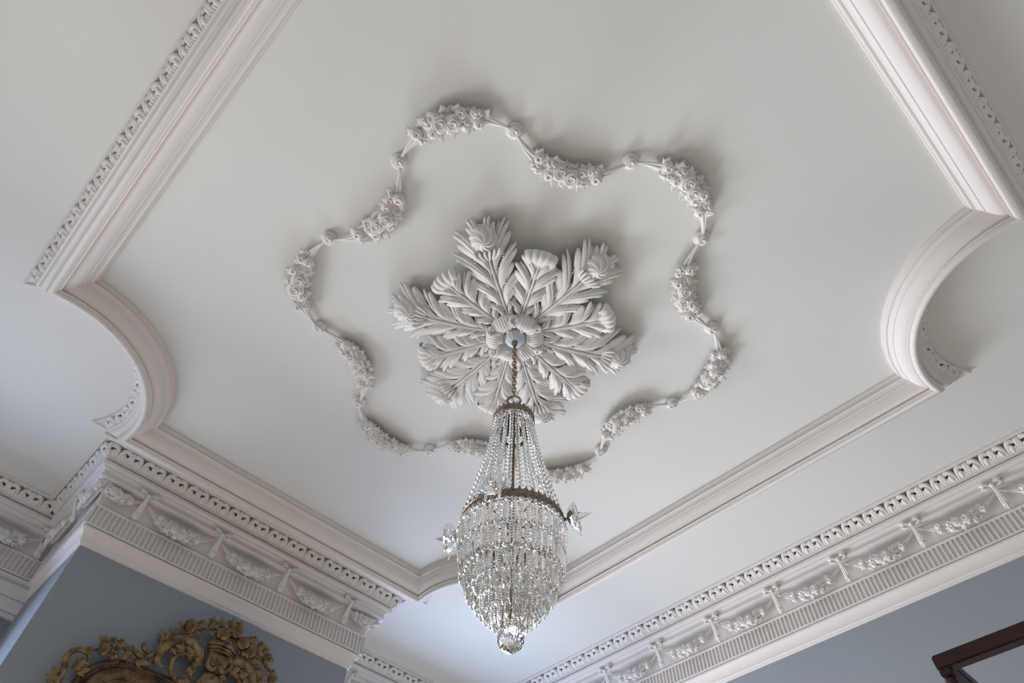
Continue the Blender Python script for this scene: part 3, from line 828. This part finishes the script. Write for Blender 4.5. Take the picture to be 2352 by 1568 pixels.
# four glass sconces on the waist band
def bobeche():
    m = MB(); prof = [(.008, 0), (.018, .003), (.030, .010), (.039, .022), (.043, .034), (.0405, .034), (.036, .024), (.027, .013), (.016, .007), (.008, .005)]
    m.lathe(prof, 48, lobes=12, amp=.045); return m.mesh('bobeche')
BOB = bobeche()
sp = MB(); sp.lathe([(.002, 0), (.0075, .002), (.0085, .010), (.0072, .016), (.0125, .020), (.0125, .026), (.0105, .034), (.006, .050), (.001, .068)], 10); SPK = sp.mesh('glass_spike', False)
for k, adeg in enumerate((-150, -60, 30, 120)):
    a = R_(adeg); e = np.array((math.cos(a), math.sin(a), 0)); tg = np.array((-math.sin(a), math.cos(a), 0))
    m = MB(); m.tube([e * .158 + np.array((0, 0, zl(1.298))), e * .176 + np.array((0, 0, zl(1.298)))], [.006, .004], 8); arm = m.build('sconce_arm', 'metal', ch)
    up = np.array((0, 0, 1.0)); d_ = e * .985 + up * .12; d_ /= np.linalg.norm(d_); y_ = np.cross(d_, tg)
    obj('bobeche', BOB, 'crystal_clear', arm, basis(e * .172 + up * zl(1.298), tg, y_, d_))
    obj('glass_spike', SPK, 'crystal_clear', arm, basis(e * .180 + up * zl(1.298), tg, y_, d_))
    DROP = prism_mesh(.030, .005).mesh('glass_drop', False)
    for q in range(6):
        t = 2 * PI * q / 6; c = e * .172 + up * zl(1.298) + d_ * .030 + (tg * math.cos(t) + y_ * math.sin(t)) * .041
        obj('glass_drop', DROP, 'crystal_clear', arm, basis(c, tg, (e[0], e[1], 0), (0, 0, 1)))

# ------------------------------------------------------------------ gilt mirror on the chimney breast
MY = YC - .002                                # wall face
MXC = 1.13
mir = tag(empty('gilt_mirror', (MXC, MY, CAMZ)), 'carved gilt rococo mirror with rose crest on the blue chimney breast', 'mirror')
def Q(x, z, d=.05): return np.array((x - MXC, -d, z))
# moulded frame: rounded shoulders, nearly level top
half = .52; zt = 1.545; rs = .17; zb = -.10
def frame_path(o):       # outline inset by o
    hx, top, r = half - o, zt - o, max(.04, rs - o * .55)
    P = [(-hx, zb + o), (-hx, top - r - .05)]
    for k in range(11):
        t = PI - (PI / 2) * k / 10; P.append((-hx + r + r * math.cos(t), top - r + r * math.sin(t) * 1.0))
    P.append((-.10, top + .006)); P.append((.10, top + .006))
    for k in range(11):
        t = PI / 2 - (PI / 2) * k / 10; P.append((hx - r + r * math.cos(t), top - r + r * math.sin(t)))
    P += [(hx, top - r - .05), (hx, zb + o)]
    return P
prof = [(0, .0), (0, .030), (.008, .040), (.018, .043), (.026, .036), (.030, .036), (.042, .052), (.054, .056), (.066, .050), (.072, .042), (.078, .042), (.084, .048), (.092, .046), (.100, .036), (.106, .024), (.106, .012)]
m = MB(); m.grid([[(x, -d, z) for x, z in frame_path(o)] for o, d in prof], cv=True, flip=True)
fr = soften(m.build('frame_moulding', 'gilt_dark', mir, False), 28)
m = MB(); P = frame_path(.106); m.add([(x, -.014, z) for x, z in P], [tuple(range(len(P)))[::-1]]); m.build('mirror_glass', 'mirror', mir, False)
b = MB(); b.ball((0, 0, 0), .008, 6, 4, (1, .7, .7)); BEADM = b.mesh('carved_bead')
P = np.array([(x, 0, z) for x, z in frame_path(.099)]); sg = np.r_[0, np.cumsum(np.linalg.norm(np.diff(P, axis=0), axis=1))]
for k in range(70):
    u = sg[1] + (sg[-2] - sg[1]) * (k + .5) / 70; c = [np.interp(u, sg, P[:, i]) for i in range(3)]
    obj('carved_bead', BEADM, 'gilt', fr, Matrix.Translation((c[0], -.040, c[2])))
def scroll(name, pts, r, d=.05, flat=None, n=30, dd=0.0, parent=None):
    m = MB(); P2 = spline([(x, z) for x, z in pts], n)
    P = np.array([Q(x, z, d + dd * math.sin(PI * i / (n - 1))) for i, (x, z) in enumerate(P2)])
    m.tube(P, np.interp(np.linspace(0, 1, n), np.linspace(0, 1, len(r)), r), 9, True, flat, (0, -1, 0))
    m.ball(P[-1], r[-1] * 1.5, 9, 6)
    return m.build(name, 'gilt', parent or mir)
def mirrored(pts): return [(2 * MXC - x, z) for x, z in pts]
corner = [(.560, 1.330), (.556, 1.408), (.541, 1.446), (.540, 1.477), (.557, 1.500), (.586, 1.508), (.614, 1.500), (.626, 1.482), (.621, 1.467), (.606, 1.461), (.596, 1.468), (.601, 1.476)]
rc_ = (.012, .013, .012, .010, .009, .008, .006)
sscr = [(.765, 1.593), (.794, 1.580), (.828, 1.577), (.855, 1.595), (.874, 1.624), (.876, 1.658), (.865, 1.674)]
vol_o = [(.931, 1.585), (.925, 1.570), (.905, 1.571), (.887, 1.591), (.890, 1.630), (.911, 1.674), (.947, 1.708), (.992, 1.718), (1.034, 1.702), (1.059, 1.673), (1.063, 1.639), (1.054, 1.620)]
vol_i = [(1.033, 1.641), (1.007, 1.658), (.980, 1.650), (.959, 1.626), (.954, 1.595), (.967, 1.563), (.997, 1.541), (1.033, 1.534)]
lil = [(1.023, 1.748), (1.017, 1.734), (1.033, 1.719), (1.063, 1.711), (1.084, 1.725), (1.092, 1.743)]
gl = {}
gm = MB()
def gleaf(L, w, nm):
    m = leaf3(L, w, .25, .3); me = m.mesh(nm); me.materials.append(M['gilt']); return me
GLEAF = gleaf(.046, .0135, 'gilt_leaf'); GLEAF2 = gleaf(.062, .017, 'gilt_leaf')
GROSE = rose(.0285, .020, 2.7).mesh('gilt_rose'); GROSE.materials.append(M['gilt'])
GFLO = daisy(.026, .016, 5).mesh('gilt_flower'); GFLO.materials.append(M['gilt'])
def gput(name, me, x, z, ang, s=1.0, d=.055, tilt=0.0):
    # local X along the wall plane at angle ang, local Z out of the wall
    X = (math.cos(ang), 0, math.sin(ang)); Y = (-math.sin(ang), 0, math.cos(ang)); Zv = (0, -1, 0)
    return obj(name, me, 'gilt', mir, basis(Q(x, z, d), X, Y, Zv) @ Matrix.Rotation(tilt, 4, 'Y') @ Matrix.Scale(s, 4))
for side in (0, 1):
    f = (lambda p: p) if side == 0 else mirrored
    g = (lambda a: a) if side == 0 else (lambda a: PI - a)
    def one(x, z): return f([(x, z)])[0]
    scroll('corner_scroll', f(corner), rc_, .05, None, 40)
    for (x, z, a, s) in ((.555, 1.40, 3.6, 1.0), (.560, 1.37, 4.2, 1.1), (.580, 1.43, .9, 1.0), (.600, 1.425, .4, .9), (.568, 1.35, 2.6, 1.0)):
        X = one(x, z); gput('acanthus', GLEAF2, X[0], X[1], g(a), s, .048)
    # floral spray between the corner and the crest
    scroll('stem', f([(.600, 1.517), (.635, 1.534), (.680, 1.560), (.720, 1.575), (.765, 1.592)]), (.006, .005, .008, .006, .006), .048, None, 16)
    for nm, me, x, z, a, s in (('bud', GROSE, .603, 1.519, 0, .42), ('rose', GROSE, .657, 1.541, 0, .92), ('flower', GFLO, .676, 1.582, .4, .9), ('flower', GFLO, .701, 1.536, 1.0, 1.0),
                               ('bud', GROSE, .745, 1.580, 1, .55), ('bud', GROSE, .762, 1.590, 1, .42)):
        X = one(x, z); gput(nm, me, X[0], X[1], a, s)
    for x, z, a, s in ((.655, 1.572, 2.9, 1.0), (.690, 1.588, .1, 1.0), (.778, 1.562, 3.8, 1.15), (.66, 1.56, 1.6, .8)):
        X = one(x, z); gput('leaf', GLEAF, X[0], X[1], g(a), s)
    scroll('s_scroll', f(sscr), (.009, .012, .013, .012, .011, .009), .05)
    scroll('curl', f([(.847, 1.601), (.819, 1.605), (.803, 1.620), (.806, 1.632)]), (.008, .008, .006), .05, None, 14)
    X = one(.862, 1.668); gput('leaf', GLEAF2, X[0], X[1], g(1.9), .75); X = one(.872, 1.676); gput('leaf', GLEAF2, X[0], X[1], g(1.2), .7)
    X = one(.800, 1.560); gput('acanthus', GLEAF2, X[0], X[1], g(-.1), 1.1, .04)
    X = one(.880, 1.575); gput('leaf', GLEAF, X[0], X[1], g(3.9), .9, .045)
    scroll('volute', f(vol_o), (.006, .010, .015, .022, .026, .027, .026, .022, .014), .055, .62, 44)
    scroll('volute_rim', f([(x + (.0), z) for x, z in [(.875, 1.60), (.880, 1.640), (.900, 1.685), (.942, 1.724), (.994, 1.736), (1.045, 1.716), (1.074, 1.678), (1.078, 1.635)]]), (.006, .006, .006), .062, None, 30)
    scroll('inner_volute', f(vol_i), (.008, .011, .013, .013, .012, .010), .055, None, 34)
    for x, z, a, s in ((1.030, 1.650, 2.4, .9), (.985, 1.664, 3.0, .9), (1.01, 1.545, -.2, 1.0), (1.045, 1.615, -1.4, .9), (.925, 1.66, -.9, .7), (.96, 1.69, -1.2, .7), (1.0, 1.70, -1.6, .7), (1.035, 1.68, -2.1, .7)):
        X = one(x, z); gput('acanthus', GLEAF2, X[0], X[1], g(a), s, .062)
    scroll('small_scroll', f(lil), (.010, .009, .009, .008, .009), .055, None, 22)
    scroll('branch', f([(.884, 1.690), (.937, 1.729), (.964, 1.752), (.983, 1.763), (1.038, 1.804), (1.093, 1.819)]), (.006, .007, .006, .006, .005), .05, None, 20)
    X = one(.966, 1.787); gput('rose', GROSE, X[0], X[1], .3, 1.15)
    for x, z, a, s in ((.944, 1.765, 3.5, 1.2), (.910, 1.722, 3.5, 1.0), (.996, 1.806, .5, 1.0), (1.046, 1.820, .7, 1.15), (1.058, 1.832, 1.6, 1.0), (1.004, 1.785, -1.0, .8), (1.078, 1.812, -1.3, .8), (.978, 1.772, -1.4, .9), (.93, 1.715, -1.9, .8)):
        X = one(x, z); gput('leaf', GLEAF, X[0], X[1], g(a), s)
# centre: tray, roses, shell
m = MB()
tp = [(1.085, 1.745), (1.160, 1.776), (1.235, 1.757)]
for dz, w_, r in ((0, .0, .011), (-.020, .004, .008), (-.034, .010, .006)):
    m.tube([Q(1.078 + w_, 1.745 + dz, .060), Q(1.125, 1.752 + dz, .085), Q(1.180, 1.752 + dz, .085), Q(1.232 - w_, 1.745 + dz, .060)], r, 8, True, None, (0, -1, 0))
m.build('crest_tray', 'gilt', mir)
m = MB(); 
for k in range(9):
    a = (k - 4) / 4
    m.finger([Q(1.155 + a * (.058 - .024 * q), 1.718 - .098 * q + .012 * a * a, .058 + .030 * math.sin(PI * min(1, q * 1.1)) * (1 - .3 * a * a)) for q in np.linspace(0, 1, 9)], (0, -1, 0), np.interp(np.linspace(0, 1, 9), (0, 1), (.0085, .006)), .005, .02)
m.build('shell', 'gilt', mir)
m = MB()
for k in range(9):
    a = (k - 4) / 4
    m.finger([Q(1.150 + a * (.034 + .03 * q), 1.610 - .075 * q - .01 * a * a, .055 + .028 * math.sin(PI * min(1, .25 + q * .75))) for q in np.linspace(0, 1, 8)], (0, -1, 0), np.interp(np.linspace(0, 1, 8), (0, 1), (.006, .0105)), .005, .02)
m.build('lower_shell', 'gilt', mir)
scroll('shell_scroll', [(1.110, 1.690), (1.106, 1.655), (1.120, 1.632), (1.142, 1.632), (1.148, 1.648), (1.136, 1.652)], (.008, .012, .013, .012, .010), .07, None, 22)
scroll('shell_scroll', [(1.205, 1.712), (1.222, 1.680), (1.210, 1.648), (1.185, 1.640), (1.176, 1.655), (1.188, 1.662)], (.008, .012, .013, .012, .010), .07, None, 22)
for x, z, s in ((1.124, 1.800, 1.15), (1.191, 1.836, 1.05), (1.236, 1.800, 1.1)): gput('rose', GROSE, x, z, x * 9, s, .075)
for x, z, a, s in ((1.108, 1.825, 1.9, 1.2), (1.150, 1.845, 1.5, 1.25), (1.185, 1.862, 1.3, 1.0), (1.172, 1.803, -1.4, 1.0), (1.255, 1.775, -.8, 1.1), (1.16, 1.82, .6, .9), (1.255, 1.830, .3, .9), (1.10, 1.79, 3.4, .9)): gput('leaf', GLEAF, x, z, a, s, .07)
scroll('branch', [(1.247, 1.848), (1.294, 1.826), (1.347, 1.800), (1.400, 1.757), (1.425, 1.723), (1.452, 1.690)], (.005, .006, .006, .006, .006), .055, None, 20)
gput('flower', GFLO, 1.399, 1.786, .2, 1.25, .06); gput('rose', GROSE, 1.456, 1.706, .2, .9, .058)
for x, z, a, s in ((1.275, 1.845, .2, 1.1), (1.322, 1.828, .4, 1.15), (1.318, 1.812, -1.6, 1.0), (1.360, 1.815, .5, 1.0), (1.365, 1.765, 3.3, 1.0), (1.415, 1.75, -1.3, 1.1), (1.43, 1.74, -.2, .9)): gput('leaf', GLEAF, x, z, a, s)

# ------------------------------------------------------------------ dark timber canopy frame at the lower right
bx0, by0, bz = 1.55, .333, .745
can = tag(empty('canopy_frame', (bx0, by0, 0)), 'dark mahogany post and top rails in front of the blue right-hand wall', 'bed frame')
def cbox(name, lo, hi, bev=.006):
    import bmesh
    bm = bmesh.new(); bmesh.ops.create_cube(bm, size=1.0)
    for v in bm.verts: v.co = Vector([(lo[i] + hi[i]) / 2 - (bx0, by0, 0)[i] + v.co[i] * (hi[i] - lo[i]) for i in range(3)])
    bmesh.ops.bevel(bm, geom=bm.edges[:], offset=bev, segments=2, affect='EDGES')
    me = bpy.data.meshes.new(name); bm.to_mesh(me); bm.free()
    return obj(name, me, 'dark_wood', can)
ZT = CAMZ + bz
cbox('foot_rail', (bx0 - .002, -1.30, ZT - .030), (bx0 + .026, by0, ZT), .003)
cbox('corner_block', (bx0 - .0005, by0 - .024, ZT - .043), (bx0 + .0245, by0 - .001, ZT - .0303), .002)
cbox('side_rail', (bx0 + .026, by0 - .030, ZT - .026), (XW - .03, by0 - .006, ZT - .004), .003)
cbox('side_rail', (bx0 + .026, -1.30, ZT - .026), (XW - .03, -1.276, ZT - .004), .003)
cbox('head_rail', (XW - .056, -1.30, ZT - .030), (XW - .03, by0, ZT), .003)
for (px, py) in ((bx0 + .012, by0 - .0125), (XW - .043, by0 - .0125), (bx0 + .012, -1.288), (XW - .043, -1.288)):
    m = MB(); m.lathe([(.004, 0), (.032, 0), (.036, .05), (.030, .12), (.034, .45), (.026, .50), (.024, 1.2), (.016, 1.9), (.0120, ZT - .075), (.0128, ZT - .058), (.0115, ZT - .047), (.004, ZT - .044)], 20, (px - bx0, py - by0, 0)); m.build('post', 'dark_wood', can)
